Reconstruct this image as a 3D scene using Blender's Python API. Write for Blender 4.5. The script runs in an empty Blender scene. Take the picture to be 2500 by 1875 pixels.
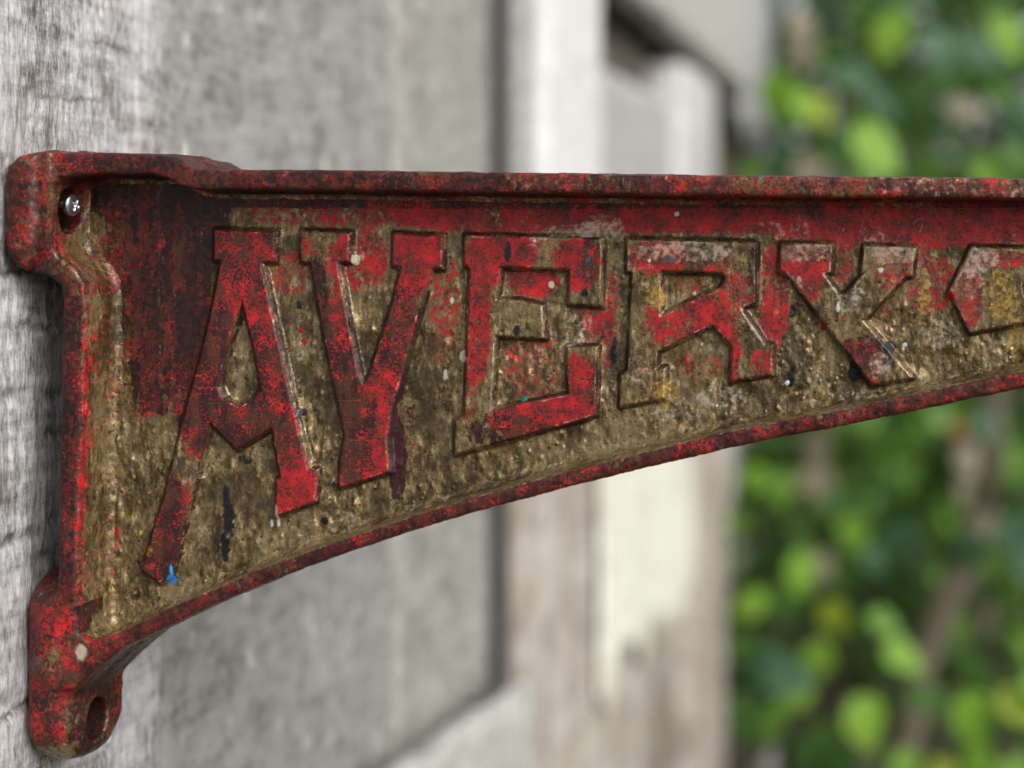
import bpy, math, random
import numpy as np
from mathutils import Vector, Matrix
random.seed(7); rng = np.random.default_rng(11)
scene = bpy.context.scene
col = scene.collection
EYE = 1.45                                   # height of the lens above the ground, metres
R = math.radians

# ------------------------------------------------------------------ camera, sky, sun
cd = bpy.data.cameras.new('camera'); cam = bpy.data.objects.new('camera', cd); col.objects.link(cam)
cam.location = (0.3872, -0.66, EYE); cam.rotation_euler = (R(90), 0, 0)
cd.sensor_width = 36; cd.lens = 53.707; cd.shift_x = -0.3888; cd.shift_y = -0.1399
cd.clip_start = 0.01; cd.clip_end = 500
cd.dof.use_dof = True; cd.dof.focus_distance = 0.678; cd.dof.aperture_fstop = 3.1
scene.camera = cam
SUN_EL, SUN_AZ = 33, 57                       # azimuth from -y (behind the lens) towards +x (open garden)
w = bpy.data.worlds.new('World'); scene.world = w; w.use_nodes = True
nt = w.node_tree; bg = nt.nodes['Background']
sky = nt.nodes.new('ShaderNodeTexSky'); sky.sky_type = 'NISHITA'; sky.sun_disc = False
sky.sun_elevation = R(SUN_EL); sky.sun_rotation = R(180 - SUN_AZ)
sky.air_density = 1.0; sky.dust_density = 4.0; sky.ozone_density = 1.0
hs = nt.nodes.new('ShaderNodeHueSaturation'); hs.inputs['Saturation'].default_value = 0.25
nt.links.new(sky.outputs[0], hs.inputs['Color']); nt.links.new(hs.outputs[0], bg.inputs[0]); bg.inputs[1].default_value = 0.15
sd_ = bpy.data.lights.new('sun', 'SUN'); sd_.energy = 1.5; sd_.angle = R(40); sd_.color = (1, .97, .93)
sun = bpy.data.objects.new('sun', sd_); col.objects.link(sun)
el, az = R(SUN_EL), R(SUN_AZ)
sdir = Vector((math.sin(az)*math.cos(el), -math.cos(az)*math.cos(el), math.sin(el)))
sun.rotation_euler = (-sdir).to_track_quat('-Z', 'Y').to_euler()
scene.cycles.max_bounces = 6; scene.cycles.diffuse_bounces = 3; scene.cycles.glossy_bounces = 3
scene.view_settings.view_transform = 'Standard'; scene.view_settings.look = 'None'
scene.view_settings.gamma = 1; scene.view_settings.exposure = 0.42
try: scene.view_settings.use_curve_mapping = False
except Exception: pass

# ------------------------------------------------------------------ helpers
def tag(o, label=None, cat=None, group=None, kind=None):
    if label: o['label'] = label
    if cat: o['category'] = cat
    if group: o['group'] = group
    if kind: o['kind'] = kind
    return o
def empty(name, loc, **k):
    o = bpy.data.objects.new(name, None); col.objects.link(o); o.location = loc; o.empty_display_size = .05
    return tag(o, **k)
def mesh_obj(name, v, f, mat, parent=None, smooth=True, attrs=None, origin=None):
    """vertices in world metres; children keep their parent's origin"""
    v = np.asarray(v, dtype=np.float64)
    off = np.array(parent_origin(parent) if parent else (origin if origin is not None else (0, 0, 0)))
    v = v - off
    me = bpy.data.meshes.new(name)
    if isinstance(f, np.ndarray) and f.ndim == 2:
        n, k = f.shape
        me.vertices.add(len(v)); me.vertices.foreach_set('co', v.astype(np.float32).ravel())
        me.loops.add(n*k); me.loops.foreach_set('vertex_index', f.astype(np.int32).ravel())
        me.polygons.add(n); me.polygons.foreach_set('loop_start', np.arange(0, n*k, k, dtype=np.int32))
        me.polygons.foreach_set('loop_total', np.full(n, k, dtype=np.int32))
        me.update(calc_edges=True); me.validate()
    else:
        me.from_pydata([tuple(p) for p in v], [], [tuple(q) for q in f]); me.update()
    if smooth: me.polygons.foreach_set('use_smooth', np.ones(len(me.polygons), dtype=bool))
    for an, a in (attrs or {}).items():
        if a.ndim == 1:
            t = me.attributes.new(an, 'FLOAT', 'POINT'); t.data.foreach_set('value', a.astype(np.float32))
        else:
            t = me.attributes.new(an, 'FLOAT_COLOR', 'POINT'); t.data.foreach_set('color', a.astype(np.float32).ravel())
    me.materials.append(mat)
    o = bpy.data.objects.new(name, me); col.objects.link(o)
    if parent: o.parent = parent
    elif origin is not None: o.location = origin
    return o
def parent_origin(p):
    q = Vector((0, 0, 0))
    while p is not None: q += p.location; p = p.parent
    return q
def sub(v, f):                                # keep only used vertices
    u, inv = np.unique(f.ravel(), return_inverse=True)
    return u, inv.reshape(f.shape)
def hsh(ix, iy, iz, s):
    h = (ix.astype(np.int64)*374761393 + iy.astype(np.int64)*668265263 + iz.astype(np.int64)*2147483647 + s*1274126177) & 0xffffffff
    h = ((h ^ (h >> 13))*1274126177) & 0xffffffff
    h = ((h ^ (h >> 16))*2246822519) & 0xffffffff
    return ((h ^ (h >> 15)) & 0xffff)/65535.0
def vnoise(x, y, z, s=0):
    x0, y0, z0 = np.floor(x), np.floor(y), np.floor(z)
    fx, fy, fz = x-x0, y-y0, z-z0
    fx, fy, fz = [t*t*t*(t*(t*6-15)+10) for t in (fx, fy, fz)]
    r = 0
    for a in (0, 1):
        for b in (0, 1):
            for c in (0, 1):
                r = r + hsh(x0+a, y0+b, z0+c, s)*(fx if a else 1-fx)*(fy if b else 1-fy)*(fz if c else 1-fz)
    return r
def fbm(x, y, z, o=4, s=0, g=.5):
    t, amp, n = 0, 1, 0
    for i in range(o):
        t = t + amp*vnoise(x, y, z, s+i*17); n += amp; amp *= g; x, y, z = x*2.03+3.1, y*2.03+1.7, z*2.03+5.3
    return t/n
def ss(a, b, x):
    t = np.clip((x-a)/(b-a), 0, 1); return t*t*(3-2*t)
def sd_poly(px, pz, poly):
    P = np.asarray(poly, float); Q = np.roll(P, -1, 0)
    d = np.full(px.shape, 1e18); ins = np.zeros(px.shape, bool)
    for (ax, az_), (bx, bz) in zip(P, Q):
        ex, ez = bx-ax, bz-az_; wx, wz = px-ax, pz-az_
        t = np.clip((wx*ex+wz*ez)/(ex*ex+ez*ez+1e-12), 0, 1)
        d = np.minimum(d, (wx-ex*t)**2+(wz-ez*t)**2)
        if az_ != bz:
            c = ((az_ > pz) != (bz > pz)) & (px < (bx-ax)*(pz-az_)/(bz-az_)+ax)
            ins ^= c
    return np.where(ins, -1, 1)*np.sqrt(d)

# ------------------------------------------------------------------ material helpers
class NB:
    def __init__(s, name):
        s.m = bpy.data.materials.new(name); s.m.use_nodes = True; s.t = s.m.node_tree; s.p = s.t.nodes['Principled BSDF']
        s.out = s.t.nodes['Material Output']
    def n(s, ty, **k):
        n = s.t.nodes.new(ty)
        for a, b in k.items(): setattr(n, a, b)
        return n
    def set(s, sock, v):
        if isinstance(v, bpy.types.NodeSocket): s.t.links.new(v, sock)
        elif v is not None:
            if isinstance(v, tuple) and len(v) == 3 and sock.type == 'RGBA': v = (*v, 1)
            sock.default_value = v
    def coord(s, scale=(1, 1, 1), rot=(0, 0, 0), loc=(0, 0, 0)):
        tc = s.n('ShaderNodeTexCoord'); mp = s.n('ShaderNodeMapping')
        mp.inputs['Scale'].default_value = scale; mp.inputs['Rotation'].default_value = rot; mp.inputs['Location'].default_value = loc
        s.t.links.new(tc.outputs['Object'], mp.inputs[0]); return mp.outputs[0]
    def noise(s, c, scale, detail=4, rough=.55, dist=0.):
        n = s.n('ShaderNodeTexNoise'); s.set(n.inputs['Vector'], c); n.inputs['Scale'].default_value = scale
        n.inputs['Detail'].default_value = detail; n.inputs['Roughness'].default_value = rough; n.inputs['Distortion'].default_value = dist
        return n.outputs['Fac']
    def voro(s, c, scale, rnd=1.):
        n = s.n('ShaderNodeTexVoronoi'); s.set(n.inputs['Vector'], c); n.inputs['Scale'].default_value = scale; n.inputs['Randomness'].default_value = rnd
        return n.outputs['Distance'], n.outputs['Color']
    def math(s, op, a, b=None, c=None, clamp=False):
        n = s.n('ShaderNodeMath', operation=op, use_clamp=clamp)
        for i, v in enumerate((a, b, c)):
            if v is not None: s.set(n.inputs[i], v)
        return n.outputs[0]
    def mr(s, v, a, b, c=0., d=1.):
        n = s.n('ShaderNodeMapRange'); n.interpolation_type = 'SMOOTHSTEP'
        for i, q in enumerate((v, a, b, c, d)): s.set(n.inputs[i], q)
        return n.outputs[0]
    def mix(s, f, a, b, blend='MIX'):
        n = s.n('ShaderNodeMix', data_type='RGBA', blend_type=blend)
        s.set(n.inputs[0], f); s.set(n.inputs[6], a); s.set(n.inputs[7], b); return n.outputs[2]
    def fmix(s, f, a, b):
        n = s.n('ShaderNodeMix', data_type='FLOAT'); s.set(n.inputs[0], f); s.set(n.inputs[2], a); s.set(n.inputs[3], b); return n.outputs[0]
    def ramp(s, f, st):
        n = s.n('ShaderNodeValToRGB'); e = n.color_ramp.elements
        while len(e) < len(st): e.new(.5)
        for q, (p, c) in zip(e, st): q.position = p; q.color = (*c, 1)
        s.set(n.inputs[0], f); return n.outputs[0]
    def attr(s, name):
        n = s.n('ShaderNodeAttribute'); n.attribute_name = name; return n
    def bump(s, h, strength, dist, prev=None):
        n = s.n('ShaderNodeBump'); s.set(n.inputs['Height'], h); n.inputs['Strength'].default_value = strength; n.inputs['Distance'].default_value = dist
        if prev: s.set(n.inputs['Normal'], prev)
        return n.outputs[0]
def plain(name, c, rough=.6, metal=0., var=.15, scale=40, bump=0.):
    b = NB(name); co = b.coord(); f = b.noise(co, scale, 5)
    b.set(b.p.inputs['Base Color'], b.mix(b.mr(f, .3, .7), tuple(x*(1-var) for x in c), tuple(min(1, x*(1+var)) for x in c)))
    b.p.inputs['Roughness'].default_value = rough; b.p.inputs['Metallic'].default_value = metal
    if bump: b.set(b.p.inputs['Normal'], b.bump(f, .5, bump))
    return b.m

def painted_iron():
    b = NB('worn_painted_iron'); co = b.coord()
    stv = b.coord((1, 1, .5))                       # vertically drawn-out (runs and drips)
    red, dark, pale = b.attr('m_red').outputs['Fac'], b.attr('m_dark').outputs['Fac'], b.attr('m_pale').outputs['Fac']
    big = b.noise(co, 130, 5, .62); mid = b.noise(co, 420, 4, .68); fine = b.noise(co, 1500, 2, .6); run = b.noise(stv, 380, 3, .65)
    run2 = b.noise(stv, 170, 3, .6)
    # grimy gold-brown ground coat
    gold = b.ramp(b.math('MULTIPLY_ADD', fine, .2, b.math('MULTIPLY', run, .8)), [(.34, (.020, .013, .006)), (.43, (.075, .049, .019)), (.5, (.155, .105, .042)), (.57, (.26, .185, .085)), (.65, (.46, .355, .205))])
    gold = b.mix(b.mr(run2, .5, .66, 0, .6), gold, (.17, .13, .066))
    wide = b.noise(co, 38, 4, .6); gold = b.mix(b.mr(big, .48, .66, 0, .6), gold, (.07, .048, .018))
    gold = b.mix(b.mr(wide, .5, .66, 0, .6), gold, (.22, .165, .085)); gold = b.mix(b.mr(wide, .5, .36, 0, .75), gold, (.04, .026, .010)); gold = b.mix(b.mr(b.noise(b.coord((1, 1, .16)), 110, 4, .6), .56, .68, 0, .7), gold, (.035, .022, .009))
    spots = b.mr(b.voro(co, 330)[0], .10, .24, 1, 0)
    gold = b.mix(b.math('MULTIPLY', spots, .55), gold, (.018, .011, .008))
    # dark maroon old coat
    dcol = b.mix(b.mr(mid, .35, .65), (.011, .006, .006), (.036, .011, .009))
    dn = b.math('ADD', b.math('MULTIPLY', b.math('SUBTRACT', run, .5), 3.0), b.math('MULTIPLY', b.math('SUBTRACT', mid, .5), 2.2))
    dm = b.mr(b.math('ADD', dn, b.math('MULTIPLY_ADD', dark, 2.2, -1.1)), -.22, .22)
    c = b.mix(dm, gold, dcol)
    # red paint
    rcol = b.ramp(b.math('MULTIPLY_ADD', big, .6, b.math('MULTIPLY', fine, .4)), [(.34, (.055, .009, .009)), (.43, (.13, .010, .012)), (.50, (.23, .011, .014)), (.575, (.40, .010, .013)), (.68, (.50, .022, .022))])
    rn = b.math('ADD', b.math('MULTIPLY', b.math('SUBTRACT', mid, .5), 4.2), b.math('ADD', b.math('MULTIPLY', b.math('SUBTRACT', big, .5), 1.5), b.math('MULTIPLY', b.math('SUBTRACT', fine, .5), 1.6)))
    rm = b.mr(b.math('ADD', rn, b.math('MULTIPLY_ADD', red, 2.6, -1.3)), -.42, .42)
    c = b.mix(rm, c, rcol)
    # chips through the red down to black iron
    chips = b.math('MULTIPLY', b.mr(b.math('ADD', b.math('ADD', b.noise(co, 760, 4, .68), b.math('MULTIPLY', dark, .27)), b.math('MULTIPLY', b.math('SUBTRACT', big, .5), -.45)), .585, .63), rm)
    c = b.mix(chips, c, b.mix(b.mr(run2, .42, .58), (.022, .009, .009), (.055, .022, .012)))
    pv = b.math('ADD', b.voro(co, 300)[0], b.math('MULTIPLY', b.math('SUBTRACT', mid, .5), .5)); pit = b.math('MULTIPLY', b.mr(pv, .12, .2, 1, 0), b.mr(b.noise(co, 55, 3, .6), .42, .56)); c = b.mix(b.math('MULTIPLY', pit, .85), c, (.022, .011, .008))
    scr = b.noise(b.coord((60, 60, 1400), (0, .12, 0)), 1, 2, .5)
    c = b.mix(b.math('MULTIPLY', b.mr(scr, .70, .75), b.math('MULTIPLY', rm, .12)), c, (.55, .33, .27))
    # chalky scuffs, plus metal sheen painted in as pale colour
    pm = b.mr(b.math('ADD', b.math('ADD', b.math('MULTIPLY', b.math('SUBTRACT', mid, .5), 2.6), b.math('MULTIPLY', b.math('SUBTRACT', big, .5), 2.4)), b.math('MULTIPLY_ADD', pale, 2., -1.2)), -.35, .6)
    c = b.mix(b.math('MULTIPLY', pm, .62), c, b.mix(b.mr(mid, .4, .62), (.24, .20, .13), (.50, .45, .36)))
    sp = b.attr('splat')
    c = b.mix(sp.outputs['Alpha'], c, sp.outputs['Color'])
    b.set(b.p.inputs['Base Color'], c)
    rough = b.fmix(rm, b.mr(mid, .35, .65, .22, .5), b.mr(mid, .35, .65, .4, .58))
    rough = b.fmix(b.math('MULTIPLY', dm, b.math('SUBTRACT', 1, rm)), rough, .42); b.set(b.p.inputs['Specular IOR Level'], b.fmix(dm, b.fmix(rm, .55, .36), .28)); rough = b.fmix(b.math('MULTIPLY', pm, .8), rough, .7)
    b.set(b.p.inputs['Roughness'], rough)
    gm = b.math('MULTIPLY', b.math('SUBTRACT', 1, rm), b.math('SUBTRACT', 1, dm))
    b.set(b.p.inputs['Metallic'], b.math('MULTIPLY', gm, .38))
    h = b.math('ADD', b.math('MULTIPLY', fine, .22), mid)
    nrm = b.bump(h, .6, .00045)
    b.set(b.p.inputs['Normal'], nrm)
    return b.m

def wood(name, bls=22, draw=.045, lich_s=150, pale=(.56, .55, .54), mid=(.31, .30, .29), dark=(.085, .078, .072), fibre=650, blotch=.5, warm=0., speck=.4, cross=.35):
    b = NB(name)
    fc = b.coord((1, 1, draw)); co = b.coord()
    fn = b.noise(fc, fibre, 5, .62, .3); fn2 = b.noise(b.coord((1, 1, draw*2)), fibre*.28, 4, .6, .4); bl = b.noise(co, bls, 5, .65)
    cr = b.noise(b.coord((1, .16, 1)), 150, 4, .6); fi = b.noise(co, 1300, 3, .6)
    f = b.math('ADD', b.math('MULTIPLY', fn, .55), b.math('MULTIPLY', fn2, .45))
    f = b.math('ADD', f, b.math('MULTIPLY', b.math('SUBTRACT', cr, .5), cross))
    f = b.math('ADD', f, b.math('MULTIPLY', b.math('SUBTRACT', bl, .5), blotch))
    f = b.math('ADD', f, b.math('MULTIPLY', b.math('SUBTRACT', fi, .5), .3))
    c = b.ramp(f, [(.29, dark), (.43, mid), (.53, tuple(.5*(p+q) for p, q in zip(pale, mid))), (.66, pale)])
    if warm:
        c = b.mix(b.math('MULTIPLY', b.mr(b.noise(co, 9, 5, .6), .42, .62), warm), c, (.265, .222, .18))
    vd, vc = b.voro(b.coord((1, 1, .6)), lich_s)
    lich = b.math('MULTIPLY', b.mr(vd, .14, .26, 1, 0), b.mr(b.noise(co, 40, 3), .46, .58))
    c = b.mix(b.math('MULTIPLY', lich, speck), c, (.95, .95, .88))
    oi = b.n('ShaderNodeObjectInfo')
    c = b.mix(1., c, oi.outputs['Color'], 'MULTIPLY')
    wn = b.attr('m_groove').outputs['Fac']
    c = b.mix(b.math('MULTIPLY', wn, .85), c, (.028, .024, .022))
    b.set(b.p.inputs['Base Color'], c)
    b.p.inputs['Roughness'].default_value = .62
    b.p.inputs['Specular IOR Level'].default_value = .35
    b.set(b.p.inputs['Normal'], b.bump(fn, .8, .0012))
    return b.m
def leafmat(name, a, c2, trans=.45):
    b = NB(name); oi = b.n('ShaderNodeObjectInfo'); co = b.coord()
    t = b.attr('tint').outputs['Fac']
    f = b.math('POWER', b.math('FRACT', b.math('ADD', oi.outputs['Random'], t)), 2.)
    c = b.mix(f, a, c2); c = b.mix(b.mr(b.noise(co, 60, 3), .35, .65, 0, .35), c, tuple(x*.6 for x in a))
    b.set(b.p.inputs['Base Color'], c); b.p.inputs['Roughness'].default_value = .62
    tr = b.n('ShaderNodeBsdfTranslucent'); b.set(tr.inputs[0], b.mix(.3, c, (.25, .4, .03)))
    ms = b.n('ShaderNodeMixShader'); ms.inputs[0].default_value = trans
    b.t.links.new(b.p.outputs[0], ms.inputs[1]); b.t.links.new(tr.outputs[0], ms.inputs[2]); b.t.links.new(ms.outputs[0], b.out.inputs[0])
    return b.m

# ------------------------------------------------------------------ the setting: ground
def ground():
    b = NB('leaf_litter_earth'); co = b.coord()
    c = b.ramp(b.noise(co, 14, 7, .7), [(.3, (.03, .024, .016)), (.5, (.075, .06, .038)), (.65, (.09, .11, .04))])
    b.set(b.p.inputs['Base Color'], c); b.p.inputs['Roughness'].default_value = .95
    b.set(b.p.inputs['Normal'], b.bump(b.noise(co, 30, 6, .7), .8, .02))
    n = 60; xs = np.concatenate([[-250, -60], np.linspace(-12, 14, n), [60, 250]]); ys = np.concatenate([[-250, -60], np.linspace(-8, 16, n), [60, 250]])
    X, Y = np.meshgrid(xs, ys, indexing='ij'); Zz = (fbm(X*1.1, Y*1.1, X*0, 3)-.5)*.10*((abs(X) < 14) & (abs(Y) < 17))
    k = np.arange(X.size).reshape(X.shape)
    f = np.stack([k[:-1, :-1], k[1:, :-1], k[1:, 1:], k[:-1, 1:]], -1).reshape(-1, 4)
    o = mesh_obj('ground', np.stack([X, Y, Zz-.03], -1).reshape(-1, 3), f, b.m); tag(o, kind='structure')
ground()

# ------------------------------------------------------------------ weathered plank wall (its face runs along +y at x = 0)
WOOD_NEAR = wood('weathered_silver_oak', pale=(.62, .62, .63), mid=(.27, .265, .265), dark=(.06, .054, .05), fibre=820, blotch=.75, speck=.25, cross=.45, warm=.22, draw=.2)
WOOD_FAR = wood('weathered_grey_plank', pale=(.62, .62, .60), mid=(.40, .395, .38), dark=(.20, .195, .18), bls=45, fibre=300, blotch=.6, speck=.85, cross=.5, draw=.45, lich_s=60)
WOOD_WARM = wood('rotten_brown_plank', pale=(.55, .52, .49), mid=(.31, .29, .27), dark=(.09, .078, .068), fibre=220, blotch=.9, warm=.75, speck=.15)
WHITE_WOOD = wood('flaking_whitewashed_plank', pale=(.80, .80, .80), mid=(.66, .655, .65), dark=(.30, .28, .26), fibre=200, blotch=.6, speck=.1)
CREAM = wood('cream_painted_sheet', pale=(.82, .815, .76), mid=(.71, .71, .63), dark=(.42, .40, .33), fibre=60, blotch=.9, speck=.1)
wall = empty('plank_wall', (0, .5, 0), label='weathered grey timber plank wall the red iron bracket is screwed to', cat='wall')
def axis(lo, hi, fine_lo, fine_hi, step, coarse):
    a = np.arange(max(lo, fine_lo), min(hi, fine_hi), step)
    left = np.arange(lo, a[0]-1e-6, coarse) if len(a) and a[0] > lo+1e-6 else []
    right = np.arange(a[-1]+coarse, hi-1e-6, coarse) if len(a) and a[-1] < hi else []
    return np.concatenate([left, a, right, [hi]])
def plank(y0, y1, z0, z1, x=0., thick=.028, mat=None, tint=(1, 1, 1), name='plank', rough=.0012, ragged=0., grooves=(), fine=None, seed=0, slant=0., slant_t=0., x1=None):
    """a board whose worn face looks to +x; z is measured from eye level"""
    x1 = x if x1 is None else x1
    if fine: ys = axis(y0, y1, fine[0], fine[1], fine[4], .02); zs = axis(z0, z1, fine[2], fine[3], fine[5], .03)
    else: ys = np.linspace(y0, y1, max(6, int((y1-y0)/.012))); zs = np.linspace(z0, z1, max(8, int((z1-z0)/.02)))
    Y, Zz = np.meshgrid(ys, zs, indexing='ij'); n = len(ys); m = len(zs)
    # worn ends and edges
    wob0 = (fbm(Zz*9, Zz*0, Zz*0+seed, 4)-.5)*.010*(1+4*ragged); wob1 = (fbm(Zz*9, Zz*0+7, Zz*0+seed, 4)-.5)*.010*(1+4*ragged)
    t = (Y-y0)/(y1-y0); Yw = Y+(1-t)*wob0+t*wob1
    u = (Zz-z0)/(z1-z0); endw = (fbm(Y*25, Y*0+3, Y*0+seed, 4)-.5)*(.015+.20*ragged)
    Zw = Zz+(1-u)*(endw+slant*(Y-y0))+u*(endw*.4+slant_t*(Y-y0))
    wx = Yw*1000; wz = Zw*1000
    H = (fbm(wx/2.6, wz/24, wx*0+seed, 4, 5)-.5)*rough*2.2+(fbm(wx/40, wz/120, wx*0+seed, 3, 9)-.5)*.004
    H += (fbm(wx/30, wz/5, wx*0+seed, 3, 3)-.5)*rough*.7
    g = np.zeros_like(H)
    for (gy, gz, ly, wz_, dep, an) in grooves:
        dy = Y-gy; dz = Zz-gz-an*dy+(fbm(Y*400, Y*0, Y*0+gz*50, 3)-.5)*.004
        k = np.exp(-(dz/wz_)**2)*np.exp(-np.abs(dy/ly)**3); H -= dep*k; g = np.maximum(g, k*(.5+.5*fbm(wx/2, wz/2, wx*0, 2)))
    edge = np.minimum(np.minimum(Y-y0, y1-Y), np.minimum(Zz-z0, z1-Zz)); H -= .004*np.exp(-np.maximum(edge, 0)/.003)
    Xf = x+(x1-x)*t+H
    top = np.stack([Xf, Yw, Zw+EYE], -1).reshape(-1, 3)
    k = np.arange(n*m).reshape(n, m)
    f = [np.stack([k[:-1, :-1], k[1:, :-1], k[1:, 1:], k[:-1, 1:]], -1).reshape(-1, 4)]
    ring = np.concatenate([k[:, 0], k[-1, 1:], k[-2::-1, -1], k[0, -2:0:-1]])
    back = top[ring].copy(); back[:, 0] = min(x, x1)-thick; nb = len(ring); b0 = n*m
    i = np.arange(nb); j = (i+1) % nb
    f.append(np.stack([ring[j], ring[i], b0+i, b0+j], -1))
    o = mesh_obj(name, np.concatenate([top, back]), np.concatenate(f), mat or WOOD_FAR, wall, attrs={'m_groove': np.concatenate([g.ravel(), np.zeros(nb)])})
    o.color = (*tint, 1); return o
GR = [(-.012, -.067, .022, .0026, .0016, .02), (.0, -.0148, .016, .0016, .0018, .05), (.03, -.068, .010, .003, .0012, 0), (.028, -.0855, .006, .002, .0012, 0), (.03, -.124, .006, .003, .0012, .0), (.0, -.205, .034, .0016, .0016, .08), (-.012, -.198, .012, .003, .0012, .0), (-.01, -.13, .03, .002, .0012, .0), (.05, .066, .03, .0012, .0006, .0), (.08, .094, .02, .0010, .0006, 0), (.05, .118, .025, .0012, .0005, 0), (-.0, -.29, .03, .003, .0025, .05), (.02, -.038, .02, .0016, .0015, .0)]
plank(-.34, .1345, -1.45, .62, .0, mat=WOOD_NEAR, tint=(.86, .86, .87), rough=.0009, grooves=GR, fine=(-.06, .134, -.36, .17, .0008, .0013), seed=1)
plank(.137, .505, -.362, .62, -.006, mat=WOOD_FAR, tint=(.48, .485, .47), seed=2, slant=-.10)
plank(.507, .765, -.399, .62, -.004, mat=WOOD_FAR, tint=(.53, .52, .505), seed=3, slant=-.10)
plank(.766, .885, -.46, .62, -.012, mat=WOOD_FAR, tint=(.13, .12, .12), seed=33, name='seam_shade_strip')  # added strip, tinted near black to stand for the shaded board gap
plank(.138, .93, -1.45, -.374, .0, mat=WOOD_FAR, tint=(.74, .74, .72), seed=4, slant_t=-.10)
plank(.887, .952, -.12, .62, -.008, mat=WOOD_FAR, tint=(.58, .57, .58), seed=5)
plank(.955, 1.235, -.10, .62, .006, mat=WHITE_WOOD, tint=(.80, .80, .80), seed=6)
plank(.887, 1.235, -1.45, -.13, -.004, mat=WOOD_WARM, tint=(.95, .93, .92), seed=7, ragged=.3)
plank(1.29, 1.86, -.10, .225, -.004, mat=WHITE_WOOD, tint=(.47, .47, .47), seed=8)
plank(1.245, 1.89, .25, .335, -.05, mat=WOOD_WARM, tint=(.42, .4, .37), seed=9, name='rail')
plank(1.20, 2.75, .322, .75, .03, mat=WHITE_WOOD, tint=(.50, .505, .48), seed=10, name='fascia_board', thick=.04)
plank(2.70, 3.30, .255, .75, .024, mat=WHITE_WOOD, tint=(.46, .46, .47), seed=11, ragged=.5, name='fascia_board', slant=-.02)
plank(1.90, 2.30, -.30, .30, .012, mat=WHITE_WOOD, tint=(.68, .67, .67), seed=12, name='post', thick=.08)
plank(1.22, 2.0, -.56, -.14, .010, mat=CREAM, tint=(.80, .80, .78), seed=13, ragged=.55, name='painted_sheet', thick=.006, slant=-.06)
plank(1.245, 1.62, -1.45, -.50, -.012, mat=WOOD_WARM, tint=(.95, .93, .92), seed=14, ragged=.3)
plank(1.63, 2.02, -1.45, -.45, -.02, mat=WOOD_WARM, tint=(.72, .68, .66), seed=15, ragged=.4)
plank(2.02, 2.46, -1.45, -.31, .012, mat=WOOD_WARM, tint=(.98, .93, .90), seed=16, name='post', thick=.09)
plank(2.50, 3.22, -.77, -.12, .0, mat=WOOD_FAR, tint=(1.1, 1.09, 1.05), seed=17, ragged=.25)
plank(2.42, 3.2, -.05, .27, -.05, mat=WOOD_WARM, tint=(.34, .29, .22), seed=18)
plank(3.05, 3.55, -1.45, -1.02, .04, mat=WOOD_FAR, tint=(1.1, 1.09, 1.05), seed=19, ragged=.3)
plank(-.34, 3.3, -1.45, .7, -.075, mat=WOOD_WARM, tint=(.16, .15, .14), seed=20, name='backing_board', thick=.02)

# ------------------------------------------------------------------ the cast-iron bracket; drawing in millimetres: x out from the wall, z from eye level, y into the scene
RIM_OUTER=[(0.0,25.0),(1.2,32.0),(6.0,36.8),(16.0,38.4),(34.0,38.0),(61.0,37.4),(68.4,36.6),(72.8,34.0),(77.6,31.6),(90.0,30.6),(134.0,30.4),(234.0,29.0),(314.0,28.0),(436.4,26.8),(560.0,24.0),(572.0,18.0),(574.0,6.0),(568.0,-4.0),(556.0,-10.0),(520.0,-22.0),(480.0,-43.0),(436.4,-64.0),(413.2,-68.4),(367.8,-78.4),(330.2,-85.4),(303.0,-91.2),(241.4,-106.0),(188.6,-120.4),(171.0,-126.0),(141.0,-136.0),(110.0,-147.6),(84.0,-158.6),(58.8,-170.4),(46.4,-176.4),(37.0,-184.0),(26.0,-194.0),(16.0,-193.0),(10.4,-184.0),(10.4,-170.0),(13.2,-159.6),(18.2,-152.0),(18.8,-136.0),(19.4,-96.0),(20.2,-56.0),(20.8,-26.0),(19.6,-19.0),(14.0,-15.2),(4.4,-11.0),(0.4,-5.0)]
RIM_INNER=[(16.4,24.0),(20.0,27.0),(27.0,28.4),(37.0,28.8),(59.6,28.8),(65.2,27.2),(71.6,23.8),(78.0,22.2),(134.0,21.8),(234.0,20.4),(314.0,19.2),(394.0,18.4),(436.4,18.0),(545.0,14.5),(558.0,10.0),(556.0,2.0),(540.0,-7.0),(510.0,-16.0),(474.0,-36.0),(436.4,-56.0),(413.2,-60.8),(367.8,-70.8),(330.2,-78.0),(303.0,-83.6),(241.4,-98.8),(188.6,-113.6),(171.0,-119.2),(141.0,-129.2),(110.0,-140.4),(84.0,-151.2),(58.8,-162.8),(40.0,-171.6),(32.0,-174.0),(27.6,-170.0),(26.6,-162.0),(27.2,-136.0),(28.4,-96.0),(30.0,-56.0),(30.8,-28.0),(30.0,-18.4),(26.0,-12.0),(19.0,-7.2),(16.0,-2.0)]
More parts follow.
